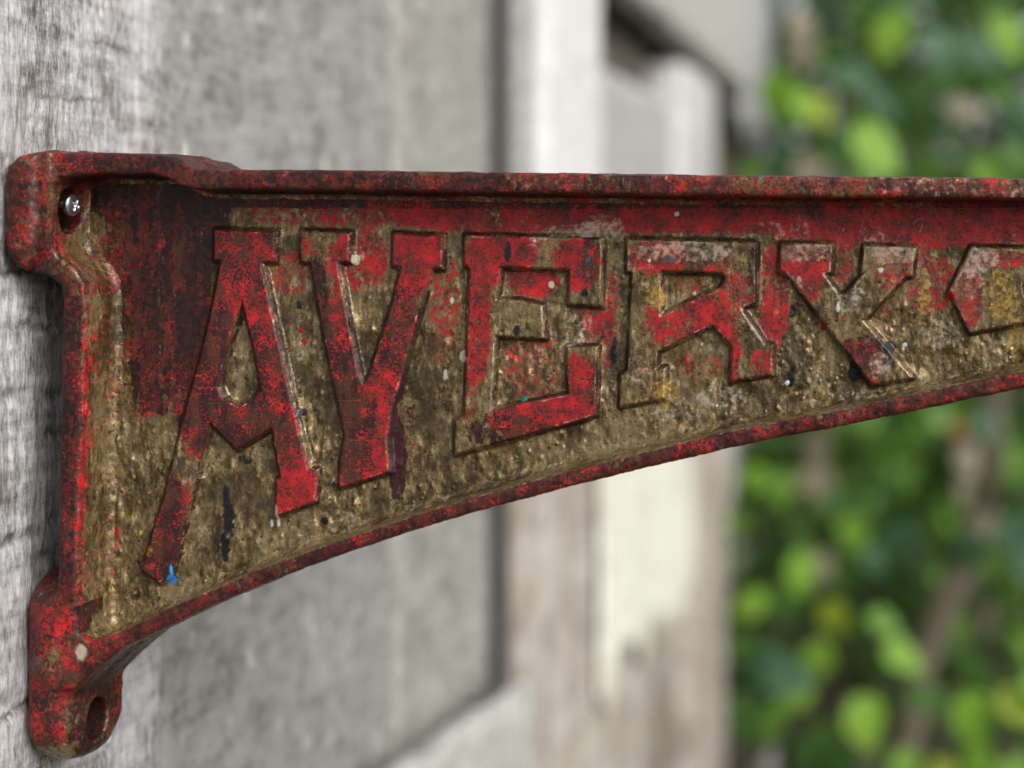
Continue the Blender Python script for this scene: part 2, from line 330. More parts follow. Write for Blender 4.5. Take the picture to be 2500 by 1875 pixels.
LETTERS={'A':[[(76.5,4.7),(104.1,4.3),(103.8,-9.5),(97.9,-9.9),(103.6,-36.7),(109.8,-64.0),(115.1,-86.8),(118.8,-102.0),(122.7,-102.3),(122.0,-116.5),(104.1,-122.8),(104.1,-106.7),(106.1,-105.9),(102.2,-83.8),(86.6,-93.4),(74.9,-81.8),(73.0,-88.1),(65.7,-117.8),(57.5,-148.9),(52.5,-153.0),(44.1,-146.6),(53.5,-116.5),(63.1,-78.2),(63.3,-77.0),(69.2,-56.5),(74.8,-33.6),(79.6,-8.9),(76.5,-8.5)],[(88.9,-26.7),(93.7,-46.6),(97.4,-66.4),(93.7,-70.8),(87.5,-73.7),(80.7,-70.2),(78.5,-65.3),(83.2,-46.6)]],'V':[[(115.1,4.6),(137.4,3.6),(137.1,-9.5),(131.9,-9.7),(137.1,-37.9),(141.2,-59.0),(143.3,-63.6),(145.8,-59.6),(150.8,-43.5),(156.3,-26.7),(159.8,-11.9),(156.0,-11.1),(156.3,3.2),(179.2,2.1),(178.3,-12.5),(174.0,-12.8),(165.6,-41.3),(159.4,-64.6),(156.0,-73.5),(153.8,-88.1),(155.0,-103.3),(132.3,-110.4),(132.5,-98.0),(134.7,-87.4),(130.9,-69.6),(128.4,-58.4),(124.1,-35.4),(119.5,-10.0),(115.1,-9.4)]],'E':[[(188.1,2.5),(250.1,1.2),(249.3,-29.5),(234.7,-28.3),(235.1,-12.9),(204.6,-11.9),(202.8,-26.3),(212.6,-26.3),(223.3,-28.9),(224.3,-43.8),(202.4,-42.7),(200.7,-75.6),(234.5,-68.3),(234.1,-47.5),(247.8,-47.1),(247.1,-77.9),(215.2,-87.1),(183.8,-95.7),(184.1,-80.6),(188.0,-79.2),(189.1,-56.7),(190.6,-12.5),(188.1,-10.4)]],'R':[[(260.7,0.7),(318.7,-0.6),(318.4,-27.9),(312.1,-29.9),(313.4,-32.6),(322.4,-45.8),(326.0,-46.5),(325.8,-59.7),(307.1,-62.8),(307.5,-47.8),(299.2,-37.7),(274.7,-49.4),(274.1,-57.0),(278.2,-56.7),(277.8,-70.5),(257.5,-74.2),(257.9,-60.3),(261.0,-58.0),(263.0,-14.1),(260.7,-13.6)],[(276.2,-13.9),(302.8,-14.5),(304.6,-16.4),(302.8,-20.7),(276.2,-33.2)]],'Y':[[(329.4,-1.4),(352.9,-1.4),(352.1,-14.1),(349.4,-15.1),(355.7,-24.0),(358.6,-23.7),(366.1,-14.9),(365.3,-14.5),(366.4,-2.0),(389.8,-3.0),(388.3,-15.6),(384.7,-16.3),(366.6,-35.6),(388.7,-61.2),(369.9,-64.5),(331.9,-14.6),(328.8,-13.6)]],'S':[[(414.5,-2.7),(462.1,-4.0),(474.0,-14.6),(473.3,-21.9),(459.4,-21.9),(454.2,-15.9),(439.0,-15.3),(437.3,-20.5),(438.6,-25.2),(461.4,-23.9),(473.3,-31.1),(470.7,-41.7),(460.8,-51.0),(439.6,-54.9),(437.6,-48.3),(455.5,-43.7),(457.5,-37.1),(451.5,-34.4),(413.8,-41.2),(404.7,-22.9)]]}
WEB_RED=[(48.1,-24.9,26.9,58.0,0.3),(95.8,-24.9,82.9,41.5,0.08),(29.4,4.1,12.4,24.9,0.2),(137.2,14.1,53.9,8.3,0.5),(207.7,12.9,53.9,10.4,0.68),(290.6,12.0,68.4,9.1,0.85),(383.9,8.3,68.4,12.4,0.75),(433.6,4.1,24.9,12.4,0.4),(66.8,-16.6,10.4,24.9,0.28),(68.8,-49.7,8.3,29.0,0.32),(39.8,-72.5,1.0,1.0,0.0),(108.2,-14.5,10.4,10.4,0.45),(95.8,-4.1,6.2,8.3,0.2),(142.4,-8.3,11.4,14.5,0.6),(178.7,-24.9,8.3,18.7,0.45),(178.7,-49.7,6.2,12.4,0.3),(218.1,-16.6,12.4,9.3,0.75),(218.1,-56.0,14.5,16.6,0.4),(247.1,-24.9,10.4,18.7,0.5),(249.2,-45.6,8.3,12.4,0.5),(286.5,-16.6,8.3,8.3,0.4),(292.7,-56.0,12.4,6.2,0.4),(303.0,-8.3,16.6,6.2,0.0),(325.8,-24.9,7.3,22.8,0.65),(323.8,-45.6,6.2,12.4,0.4),(350.7,-11.4,12.4,10.4,0.5),(396.3,-18.7,12.4,14.5,0.55),(373.5,-33.2,12.4,10.4,0.3),(162.1,-89.1,6.2,16.6,0.2),(29.4,-130.6,4.1,12.4,0.35)]
WEB_DARK=[(41.9,18.7,22.8,12.4,0.9),(62.6,18.7,12.4,8.3,0.6),(48.1,-8.3,12.4,26.9,0.85),(50.2,-37.3,9.3,29.0,0.8),(33.6,-16.6,8.3,24.9,0.4),(62.6,-58.0,12.4,26.9,0.6),(70.9,10.4,12.4,8.3,0.4),(39.8,-26.9,18.7,49.7,0.35),(104.1,18.2,41.5,3.7,0.5),(228.4,17.4,186.5,3.3,0.55),(160.0,-78.8,6.2,24.9,0.35),(158.0,-99.5,3.3,18.7,0.55),(95.8,-37.3,4.1,12.4,0.3),(234.6,-78.8,8.3,8.3,0.2)]
WEB_PALE=[(234.6,4.1,12.4,3.7,0.6),(249.2,6.2,10.4,6.2,0.7),(259.5,-16.6,6.2,12.4,0.45),(238.8,-41.5,8.3,10.4,0.5),(228.4,-58.0,12.4,12.4,0.25),(278.2,-74.6,18.7,7.3,0.5),(303.0,-70.5,12.4,6.2,0.6),(338.3,6.2,5.2,8.3,0.5),(321.7,4.1,10.4,5.0,0.5),(371.4,2.1,8.3,5.0,0.5),(342.4,-64.3,12.4,6.2,0.4),(112.4,-68.4,3.3,29.0,0.4),(114.4,-37.3,2.9,16.6,0.3),(87.5,-68.4,6.2,3.3,0.5),(139.3,-5.2,4.1,6.2,0.4),(21.2,-176.2,12.4,6.2,0.5),(68.8,-99.5,6.2,8.3,0.3),(195.3,-29.0,12.4,12.4,0.2),(400.5,-41.5,10.4,8.3,0.5),(429.5,-49.7,12.4,8.3,0.5),(124.8,-124.4,16.6,4.1,0.4)]
LET_RED=[(87.5,-37.3,35.2,68.4,0.85),(54.3,-136.8,18.7,33.2,0.75),(112.4,-99.5,16.6,31.1,0.8),(158.0,-8.3,31.1,16.6,0.9),(145.5,-68.4,26.9,53.9,0.85),(205.6,-4.1,14.5,16.6,0.8),(193.2,-33.2,7.3,33.2,0.75),(218.1,-4.1,22.8,6.2,0.35),(238.8,-10.4,10.4,12.4,0.85),(228.4,-78.8,29.0,11.4,0.95),(238.8,-62.2,8.3,12.4,0.75),(189.0,-70.5,5.2,12.4,0.4),(274.0,-6.2,14.5,10.4,0.55),(290.6,-8.3,24.9,6.2,0.35),(303.0,-24.9,16.6,12.4,0.55),(286.5,-35.2,18.7,12.4,0.65),(301.0,-45.6,12.4,12.4,0.7),(272.0,-58.0,8.3,12.4,0.3),(321.7,-56.0,6.2,8.3,0.6),(307.2,-53.9,4.1,12.4,0.6),(340.4,-8.3,12.4,12.4,0.6),(338.3,-18.7,10.4,10.4,0.7),(379.7,-12.4,10.4,12.4,0.5),(350.7,-37.3,8.3,12.4,0.25),(363.2,-56.0,12.4,12.4,0.6),(410.8,-24.9,10.4,16.6,0.6),(427.4,-8.3,14.5,4.1,0.6)]
LET_DARK=[(73.0,-58.0,12.4,41.5,0.5),(52.2,-130.6,12.4,33.2,0.55),(95.8,-8.3,24.9,16.6,0.3),(95.8,-62.2,16.6,24.9,0.4),(122.7,-37.3,6.2,31.1,0.6),(137.2,-68.4,12.4,41.5,0.4),(160.0,-41.5,12.4,20.7,0.4),(95.8,-89.1,20.7,12.4,0.45),(245.0,-8.3,4.1,12.4,0.5),(207.7,-85.0,18.7,8.3,0.45),(247.1,-64.3,4.1,12.4,0.4),(319.6,-16.6,5.2,16.6,0.5),(367.3,-49.7,12.4,8.3,0.5),(135.2,-78.8,6.2,24.9,0.5)]
LET_PALE=[(224.3,-4.1,12.4,6.2,0.4),(286.5,-5.2,22.8,4.6,0.6),(267.8,-8.3,8.3,6.2,0.3),(340.4,-5.2,12.4,4.6,0.6),(334.1,-20.7,6.2,6.2,0.6),(379.7,-6.2,12.4,4.1,0.6),(415.0,-8.3,12.4,6.2,0.7),(410.8,-18.7,10.4,8.3,0.5),(267.8,-58.0,6.2,10.4,0.45),(359.0,-24.9,8.3,8.3,0.5),(226.4,-24.9,8.3,8.3,0.2),(373.5,-56.0,5.2,6.2,0.6),(315.5,-37.3,8.3,8.3,0.4)]
PAINT_SPOTS=[(57.0,-151.7,1.7,2.3,'blue'),(57.6,-146.7,0.5,2.9,'blue'),(80.6,-115.0,1.7,4.6,'black'),(81.7,-124.4,2.5,9.3,'black'),(80.4,-136.8,1.9,8.3,'black'),(87.9,-97.4,1.5,1.2,'black'),(90.2,-99.1,1.5,1.2,'black'),(113.4,-29.0,1.2,1.9,'black'),(115.5,-76.7,1.7,1.5,'black'),(214.5,-70.9,1.5,1.0,'teal'),(334.6,-31.5,1.5,2.7,'black'),(333.9,-61.1,1.7,4.6,'black'),(254.3,-50.8,1.5,5.0,'black'),(255.0,-45.6,0.8,2.9,'black'),(378.1,-47.3,2.9,2.5,'black'),(243.4,-8.3,1.5,5.0,'slate'),(242.9,-16.6,1.0,4.1,'slate'),(242.5,-23.2,1.7,1.7,'black'),(208.1,-5.2,1.7,5.0,'black'),(212.1,-39.8,1.7,2.5,'black'),(158.0,-91.2,2.1,12.4,'maroon'),(155.9,-105.7,1.9,10.4,'maroon'),(164.2,-58.0,1.9,12.4,'olive'),(77.1,-132.7,1.2,6.2,'brown'),(42.3,-131.0,0.8,1.2,'yellow'),(22.8,-155.0,1.7,2.5,'white'),(22.2,-159.6,0.8,1.0,'white'),(15.4,-182.4,2.3,3.5,'white'),(104.1,-122.3,1.0,5.4,'white'),(101.0,-126.4,0.8,2.1,'white'),(282.5,12.2,1.2,1.2,'white'),(219.7,0.0,1.0,1.0,'white'),(226.4,-19.7,1.5,1.9,'cream'),(206.5,-52.6,1.2,1.5,'cream'),(290.6,-23.6,1.0,1.0,'white'),(270.9,-8.9,0.8,0.8,'white'),(355.1,-29.4,1.0,2.9,'white'),(374.1,-13.1,1.2,1.2,'white'),(384.9,-46.6,1.0,1.0,'white'),(332.1,-63.8,1.0,1.0,'white'),(409.8,-64.3,0.8,0.8,'blueish'),(273.6,-24.9,3.7,6.2,'gold'),(393.4,-24.9,2.9,12.4,'gold'),(394.2,-19.7,1.7,2.3,'gold'),(428.4,-24.9,6.6,12.9,'gold'),(434.7,-45.6,4.6,12.4,'gold'),(379.7,-17.6,1.7,1.7,'gold'),(278.2,-68.4,6.2,6.2,'gold'),(373.5,-9.7,3.3,1.2,'tan'),(336.2,-68.4,0.8,1.0,'yellow'),(189.0,-74.6,0.6,0.6,'teal'),(95.8,-118.1,1.2,2.1,'slate'),(124.8,-125.4,1.9,1.7,'black'),(138.9,-8.3,1.9,2.9,'cream'),(187.0,-51.8,1.9,2.5,'cream'),(178.7,-60.1,1.2,2.9,'cream'),(181.8,-26.9,1.0,1.7,'white'),(48.1,-138.9,1.7,2.9,'orange'),(31.5,-130.6,1.0,2.1,'red'),(51.2,-124.4,1.2,1.5,'red'),(114.4,-40.4,1.5,1.5,'red'),(115.5,-45.2,1.2,1.2,'red'),(29.4,-149.2,0.8,1.0,'red'),(348.6,-38.3,1.7,1.7,'red'),(405.6,-24.9,1.7,2.1,'red'),(62.6,-99.5,1.9,3.3,'slate'),(362.1,-59.1,3.3,4.1,'black'),(280.2,-8.3,2.9,2.1,'slate')]

IRON = painted_iron()
W_FRONT, W_BACK, DEPTH = 25.5, 32.5, 58.0
br = empty('iron_bracket', (0, .029, EYE-.232), label='worn red cast iron bracket with raised lettering, screwed to the plank wall', cat='bracket')
def smin(a, b, k):
    h = np.clip(.5+.5*(b-a)/k, 0, 1); return b+(a-b)*h-k*h*(1-h)
def ext(d2, lo, hi, r, y):                   # rounded extrusion along y
    a = d2+r; b = np.abs(y-(lo+hi)/2)-(hi-lo)/2+r
    return np.minimum(np.maximum(a, b), 0)+np.sqrt(np.maximum(a, 0)**2+np.maximum(b, 0)**2)-r
def blobs(x, z, lst, p=2.4):
    r = np.zeros_like(x)
    for cx, cz, rx, rz, w_ in lst:
        q = ((np.abs(x-cx)/rx)**p+(np.abs(z-cz)/rz)**p)
        r = r+(1-r)*w_*(1-ss(.45, 1.5, q))
    return r
SPOT_COL = dict(blue=(.03, .22, .56), black=(.008, .008, .012), teal=(.0, .22, .16), slate=(.05, .065, .075), maroon=(.035, .008, .014), olive=(.05, .038, .012), brown=(.03, .02, .01), yellow=(.62, .42, .02), white=(.52, .52, .50), cream=(.42, .39, .30), blueish=(.45, .55, .66), gold=(.36, .23, .055), tan=(.42, .33, .16), orange=(.30, .12, .01), red=(.35, .006, .008))
def spots(x, z):
    c = np.zeros((len(x), 4)); hgt = np.zeros(len(x))
    wob = fbm(x/2.2, z/2.2, x*0, 3, 77)-.5
    for cx, cz, rx, rz, cn in PAINT_SPOTS:
        s_ = (abs(x-cx) < rx*2.2) & (abs(z-cz) < rz*2.2)
        if not s_.any(): continue
        big_ = rx*rz > 9
        q = np.sqrt(((x[s_]-cx)/rx)**2+((z[s_]-cz)/rz)**2)+wob[s_]*(1.1 if big_ else .8)
        a = 1-ss(.86, 1.08, q)
        if cn in ('gold', 'slate', 'tan', 'olive', 'orange'): a = a*(.45+.5*ss(.35, .6, fbm(x[s_]/1.3, z[s_]/1.3, x[s_]*0, 3, 31)))
        cc = np.array([*SPOT_COL[cn], 1.])
        c[s_, :3] = c[s_, :3]*(1-a[:, None])+cc[:3]*a[:, None]; c[s_, 3] = np.maximum(c[s_, 3], a)
        hgt[s_] += .16*np.sqrt(np.clip(1-q*q, 0, 1))*(1 if min(rx, rz) < 3 else .4)
    return c, hgt

# --- solid casting: rim, ears, stiffening web, extracted from a distance field
def casting():
    st = .85
    gx = np.arange(-5, 580, st); gy = np.arange(-14, 66, st); gz = np.arange(-243, 44, st)
    X2, Z2 = np.meshgrid(gx, gz, indexing='ij')
    so = sd_poly(X2, Z2, RIM_OUTER); si = sd_poly(X2, Z2, RIM_INNER)
    ring = np.maximum(so, -si)
    f32 = np.float32
    Y = gy[None, :, None].astype(f32)
    V = ext(ring[:, None, :].astype(f32), 0, DEPTH, 2.0, Y)
    V = smin(V, ext(so[:, None, :].astype(f32)+1.5, W_FRONT+.4, W_BACK, 1., Y), 8.)
    # upper ear: thick pad against the wall, standing proud to the front
    e2 = np.maximum(ring, X2-15.5+np.maximum(-Z2-2, 0)*.5)[:, None, :].astype(f32); nx_ = int((45+5)/st)
    V[:nx_] = smin(V[:nx_], ext(e2[:nx_]+.3, -10, 62, 5.0, Y), 5.)
    # lower ear: round-ended tongue
    yy, zz = np.meshgrid(gy, gz, indexing='ij')
    cr = 21.; qy = np.abs(yy-27.5)-23.5+cr; qz = np.abs(zz+188)-43+cr
    t2 = np.sqrt(np.maximum(qy, 0)**2+np.maximum(qz, 0)**2)+np.minimum(np.maximum(qy, qz), 0)-cr
    Xc_ = gx[:nx_, None, None].astype(f32)
    V[:nx_] = smin(V[:nx_], ext(t2[None].astype(f32), .6, 24, 8.5, Xc_), 9.)
    # bolt holes
    for hy, hz, rr in ((13.5, 13.0, 9.2), (23.0, -213.8, 8.6)):
        h2 = np.sqrt((yy-hy)**2+(zz-hz)**2*.84)-rr
        V[:nx_] = -smin(-V[:nx_], np.broadcast_to(h2[None].astype(f32), V[:nx_].shape), 1.6)
    V = np.maximum(V, -(Xc_*0+1e9)) if False else V
    neg = V < 0
    a = neg[:-1]; act_or = neg[:-1, :-1, :-1].copy(); act_and = act_or.copy()
    for i in (0, 1):
        for j in (0, 1):
            for k in (0, 1):
                s_ = neg[i:neg.shape[0]-1+i, j:neg.shape[1]-1+j, k:neg.shape[2]-1+k]; act_or |= s_; act_and &= s_
    act = act_or & ~act_and
    ci = np.argwhere(act); idx = np.full(act.shape, -1, np.int32); idx[act] = np.arange(len(ci))
    cor = [(i, j, k) for i in (0, 1) for j in (0, 1) for k in (0, 1)]
    val = {c: V[ci[:, 0]+c[0], ci[:, 1]+c[1], ci[:, 2]+c[2]] for c in cor}
    acc = np.zeros((len(ci), 3)); cnt = np.zeros(len(ci))
    for p in cor:
        for ax in range(3):
            if p[ax]: continue
            q = list(p); q[ax] = 1; q = tuple(q); A, B = val[p], val[q]
            m = (A < 0) != (B < 0); t = np.where(m, A/np.where(m, A-B, 1), 0)
            pt = np.tile(np.array(p, float), (len(ci), 1)); pt[:, ax] = t
            acc += pt*m[:, None]; cnt += m
    P = (ci+acc/cnt[:, None])*st+np.array([gx[0], gy[0], gz[0]])
    quads = []
    for ax in range(3):
        o1, o2 = [(1, 2), (2, 0), (0, 1)][ax]
        n0 = [slice(None)]*3; n1 = [slice(None)]*3; n0[ax] = slice(0, -1); n1[ax] = slice(1, None)
        d = neg[tuple(n0)] != neg[tuple(n1)]
        e = np.argwhere(d); e = e[(e[:, o1] > 0) & (e[:, o2] > 0) & (e[:, o1] < V.shape[o1]-1) & (e[:, o2] < V.shape[o2]-1)]
        fl = neg[tuple(n0)][e[:, 0], e[:, 1], e[:, 2]]
        def cell(a_, b_):
            c = e.copy(); c[:, o1] -= a_; c[:, o2] -= b_; return idx[c[:, 0], c[:, 1], c[:, 2]]
        q = np.stack([cell(1, 1), cell(0, 1), cell(0, 0), cell(1, 0)], -1)
        q[~fl] = q[~fl][:, ::-1]; quads.append(q)
    Q = np.concatenate(quads)
    return P, Q
P, Q = casting()
# cast lumps, chipped and corroded arrises
nA = fbm(P[:, 0]/7, P[:, 1]/7, P[:, 2]/7, 3, 41)-.5; nB = fbm(P[:, 0]/1.6, P[:, 1]/1.6, P[:, 2]/1.6, 2, 45)-.5
v0, v1, v2 = P[Q[:, 0]], P[Q[:, 1]], P[Q[:, 2]]
fn = np.cross(v1-v0, v2-v0); N = np.zeros_like(P)
for k in range(4): np.add.at(N, Q[:, k], fn)
N /= np.linalg.norm(N, axis=1)[:, None]+1e-9
so_v = sd_poly(P[:, 0], P[:, 2], RIM_OUTER); si_v = sd_poly(P[:, 0], P[:, 2], RIM_INNER)
P = P+N*(nA*.9+nB*.45)[:, None]
# paint left on the casting
def rim_paint(P, N):
    x, y, z = P.T; n = len(x)
    up = np.zeros(n); red = np.full(n, .46); dark = np.full(n, .66); pale = np.full(n, .08)
    lr = fbm(x/14, y/14, z/14, 3, 61); lr2 = fbm(x/9, y/9, z/9, 3, 63)
    top = (z > -8) & (x > 17); t = np.clip((x-70)/360, 0, 1)
    red = np.where(top, .40+.17*t, red); dark = np.where(top, .86-.40*t, dark); pale = np.where(top, .06+.34*t, pale)
    face = (N[:, 1] < -.6) & (y < 7)
    inner = (si_v < 2.5) & ~face & (y < 26)
    topin = inner & (N[:, 2] < -.3)
    red = np.where(topin, .18+.5*t, red); dark = np.where(topin, .75-.3*t, dark); pale = np.where(topin, .05, pale)
    foot_ = inner & (N[:, 1] < -.6); red = np.where(foot_, np.where(top & (z > -30), .2+.5*t, .05), red); dark = np.where(foot_, np.where(x < 60, .4, .15), dark); pale = np.where(foot_, .2, pale)
    botin = inner & (N[:, 2] > .3)
    red = np.where(botin, .06, red); dark = np.where(botin, .12, dark); pale = np.where(botin, .38, pale)
    lefin = inner & (N[:, 0] > .5)
    red = np.where(lefin, .22+.25*ss(12, 3, y), red); dark = np.where(lefin, .26, dark); pale = np.where(lefin, .25, pale)  # pale gold highlight of the wall-side fillet painted into the coat
    bot = (z < -40) & face
    red = np.where(bot, .52, red); dark = np.where(bot, .70, dark)
    arris = (si_v > -1.0) & (si_v < 1.4) & (y < 3.5) & (x < 45) & (z < -20)      # brighter red inner arris of the wall-side flange
    red = np.where(arris, .66, red)
    leff = face & (x < 34) & (z < -16) & ~arris
    red = np.where(leff, .38, red); dark = np.where(leff, .82, dark)
    ear = (x < 34) & (z > -24); red = np.where(ear, .50, red); dark = np.where(ear, .64, dark); pale = np.where(ear, .16, pale)
    earf = ear & (N[:, 0] > .45) & (y > 4); red = np.where(earf, .42, red); dark = np.where(earf, .34, dark)
    low = (z < -158) & (x < 28); red = np.where(low, .60, red); dark = np.where(low, .42, dark); pale = np.where(low, .08, pale)
    lowf = low & (N[:, 0] > .5); red = np.where(lowf, .27, red); dark = np.where(lowf, .66, dark)
    lowe = low & (y > 38) & (N[:, 0] > .1); red = np.where(lowe, .85, red)
    red = red+(lr-.5)*.7*(red > .12); dark = dark+(lr2-.5)*.6; pale = pale+(lr2-.5)*.5
    hole = ((y-23.0)**2+(z+213.8)**2*.84 < 100) & (x < 23.2); red = np.where(hole, 0, red); dark = np.where(hole, .75, dark); pale = np.where(hole, 0, pale)
    under = (so_v > -3) & (N[:, 2] < -.5) & (y > 6); red = np.where(under, .15, red)
    return np.clip(red, 0, 1), np.clip(dark, 0, 1), np.clip(pale, 0, 1)
mr_, md_, mp_ = rim_paint(P, N)
blank = np.zeros((len(P), 4))
for cx, cy, cz, r_, cn in ((29, 3, -178, 2.9, 'cream'),):
    d = np.sqrt((P[:, 0]-cx)**2+(P[:, 2]-cz)**2*.45+(P[:, 1]-cy)**2*.2); a = 1-ss(r_*.8, r_, d+nB*.8); blank[:, :3] = SPOT_COL[cn]; blank[:, 3] = a*.85
cen = P[Q].mean(1); cso = sd_poly(cen[:, 0], cen[:, 2], RIM_OUTER); csi = sd_poly(cen[:, 0], cen[:, 2], RIM_INNER)
hidden = (csi < -9) & (cen[:, 1] < 29)         # front of the stiffening slab, covered by the lettered panel
is_web = (csi < -4) & (cen[:, 1] > 20)
is_ear = ((cen[:, 0] < 17) & (cen[:, 2] > -14)) | ((cen[:, 2] < -178) & (cen[:, 0] < 28))
up_ear = is_ear & (cen[:, 2] > -50); lo_ear = is_ear & (cen[:, 2] <= -50)
rest = ~(is_ear | is_web)
left = rest & (cen[:, 0] < 36) & (cen[:, 2] < 6+0*cen[:, 0]) & (cen[:, 2] > -178) & (cen[:, 0] < 33.5)
topf = rest & ~left & ((cen[:, 2] > -4) | (cen[:, 0] > 545))
botf = rest & ~left & ~topf
M3 = np.array([1e-3]*3)
def piece(name, sel, **k):
    u, f = sub(P, Q[sel])
    o = mesh_obj(name, P[u]*1e-3+np.array([0, 0, EYE]), f, IRON, br, attrs=dict(m_red=mr_[u], m_dark=md_[u], m_pale=mp_[u], splat=blank[u]))
    return tag(o, **k)
piece('top_flange', topf); piece('bottom_flange', botf); piece('wall_flange', left)
piece('mounting_ear', up_ear, label='upper mounting ear holding the silver screw'); piece('mounting_ear', lo_ear, label='lower mounting ear with empty bolt hole')

# --- lettered panel: fine relief sheet, split into the panel and each raised letter
st = .36
gx = np.arange(10, 566, st); gz = np.arange(-192, 34, st)
X, Z = np.meshgrid(gx, gz, indexing='ij'); sh = X.shape
x, z = X.ravel(), Z.ravel()
sin_ = np.full(x.shape, 50.); coarse = sd_poly(x[::1], z[::1], RIM_INNER)
keep = coarse < 1.6
kid = np.full(x.shape, -1, np.int64); kid[keep] = np.arange(keep.sum())
x, z, si = x[keep], z[keep], coarse[keep]
jit = (fbm(x/2.6, z/2.6, x*0, 3, 12)-.5)*.55       # hand-worn outline
let = np.full(x.shape, 99.); which = np.full(x.shape, -1)
for i, (ch, polys) in enumerate(LETTERS.items()):
    xs_ = [p[0] for p in polys[0]]; zs_ = [p[1] for p in polys[0]]
    s_ = (x > min(xs_)-8) & (x < max(xs_)+8) & (z > min(zs_)-8) & (z < max(zs_)+8)
    d = sd_poly(x[s_], z[s_], polys[0])
    for hole in polys[1:]: d = np.maximum(d, -sd_poly(x[s_], z[s_], hole))
    cur = let[s_]; better = d < cur; cur[better] = d[better]; let[s_] = cur
    wv = which[s_]; wv[better] = i; which[s_] = wv
let = let+jit*.6
RISE = 4.3
# flat top, drafted flank, small foot fillet
prof = 1-ss(-1.0, 2.1, let)
foot = .14*np.exp(-np.maximum(let-1.0, 0)/1.2)
topround = np.where(let < 0, 1-.06*np.exp(let/.5), 0)
h = RISE*(prof*.9+foot*ss(-.2, 1.2, let))
onL = let < .2
# lumpy gold coat: grains, runs
lum = fbm(x/3.4, z/6.0, x*0, 4, 101)-.5; runs = fbm(x/2.3, z/17, x*0, 4, 107)-.5; fine_ = fbm(x/.9, z/1.1, x*0, 2, 111)-.5
low_ = ss(-15, -55, z)*.6+.5                           # coat is thicker low down
g = np.zeros_like(x)
NG = 2300; bx = rng.uniform(20, 470, NG); bz = rng.uniform(-185, 20, NG)
order = np.full(sh[0]*sh[1], -1, np.int64); order[np.flatnonzero(keep)] = np.arange(len(x)); order = order.reshape(sh)
for cx, cz in zip(bx, bz):
    r_ = rng.gamma(2.2, .28)+.32; r_ = min(r_, 2.2); asp = rng.uniform(1, 1.9)
    i0, i1 = int((cx-3*r_-gx[0])/st), int((cx+3*r_-gx[0])/st)+2; j0, j1 = int((cz-3*r_*asp-gz[0])/st), int((cz+3*r_*asp-gz[0])/st)+2
    if i0 < 0 or j0 < 0: continue
    o_ = order[i0:i1, j0:j1].ravel(); o_ = o_[o_ >= 0]
    if not len(o_): continue
    g[o_] = np.maximum(g[o_], rng.uniform(.25, .6)*r_**.6*np.exp(-(((x[o_]-cx)/r_)**2+((z[o_]-cz)/(r_*asp))**2)*1.6))
redm = np.where(onL, blobs(x, z, LET_RED), blobs(x, z, WEB_RED))
darkm = np.where(onL, .12+blobs(x, z, LET_DARK)*.9, .02+blobs(x, z, WEB_DARK))
palem = np.where(onL, blobs(x, z, LET_PALE)*.9, blobs(x, z, WEB_PALE))
# streaky dark red-brown end of the panel, left of the first letter
stx = fbm(x/3.0, z/26, x*0, 4, 201); st2 = fbm(x/5.0, z/34, x*0, 4, 207); ed = (fbm(x/4, z/4, x*0, 3, 211)-.5)*9
zone = ss(36, 40, x+ed*.3)*ss(84, 74, x+ed*.6-z*.18)*ss(-81, -76, z+ed*.5)*(~onL)
darkm = darkm*(1-zone)+zone*np.clip(.88+(stx-.5)*1.0-.12*ss(-40, -72, z), 0, 1)
redm = redm*(1-zone)+zone*np.clip(.38+(st2-.5)*1.5+.30*ss(-30, -70, z)-.25*ss(0, 20, z), 0, 1)
palem = palem*(1-zone)
palem = np.clip(palem+onL*.12*ss(190, 330, x), 0, 1); darkm = np.clip(darkm+onL*.05*ss(225, 190, x), 0, 1)
smooth_ = .35+.65*ss(.40, .60, fbm(x/22, z/26, x*0, 3, 221))
wear = (1-.8*np.clip(redm, 0, 1))*smooth_*(1-.7*zone)                        # the red areas are smoother
h += (lum*1.1*low_+(fbm(x/7, z/9, x*0, 3, 131)-.5)*1.6*low_+runs*1.0*ss(230, 60, x)*low_+(fbm(x/2.2, z/3.4, x*0, 3, 119)-.5)*.45*low_+g*1.8*(.5+.5*low_)/np.sqrt(smooth_))*wear*np.where(let < .3, .4, 1)+fine_*.1
# dirt and painted-in relief shade along the foot of each letter
crev = np.exp(-((let-.85)/1.05)**2)*(.35+.9*fbm(x/9, z/9, x*0, 3, 71)); darkm = np.clip(darkm+crev*.72, 0, 1); redm = redm*np.clip(1-.8*crev, 0, 1)
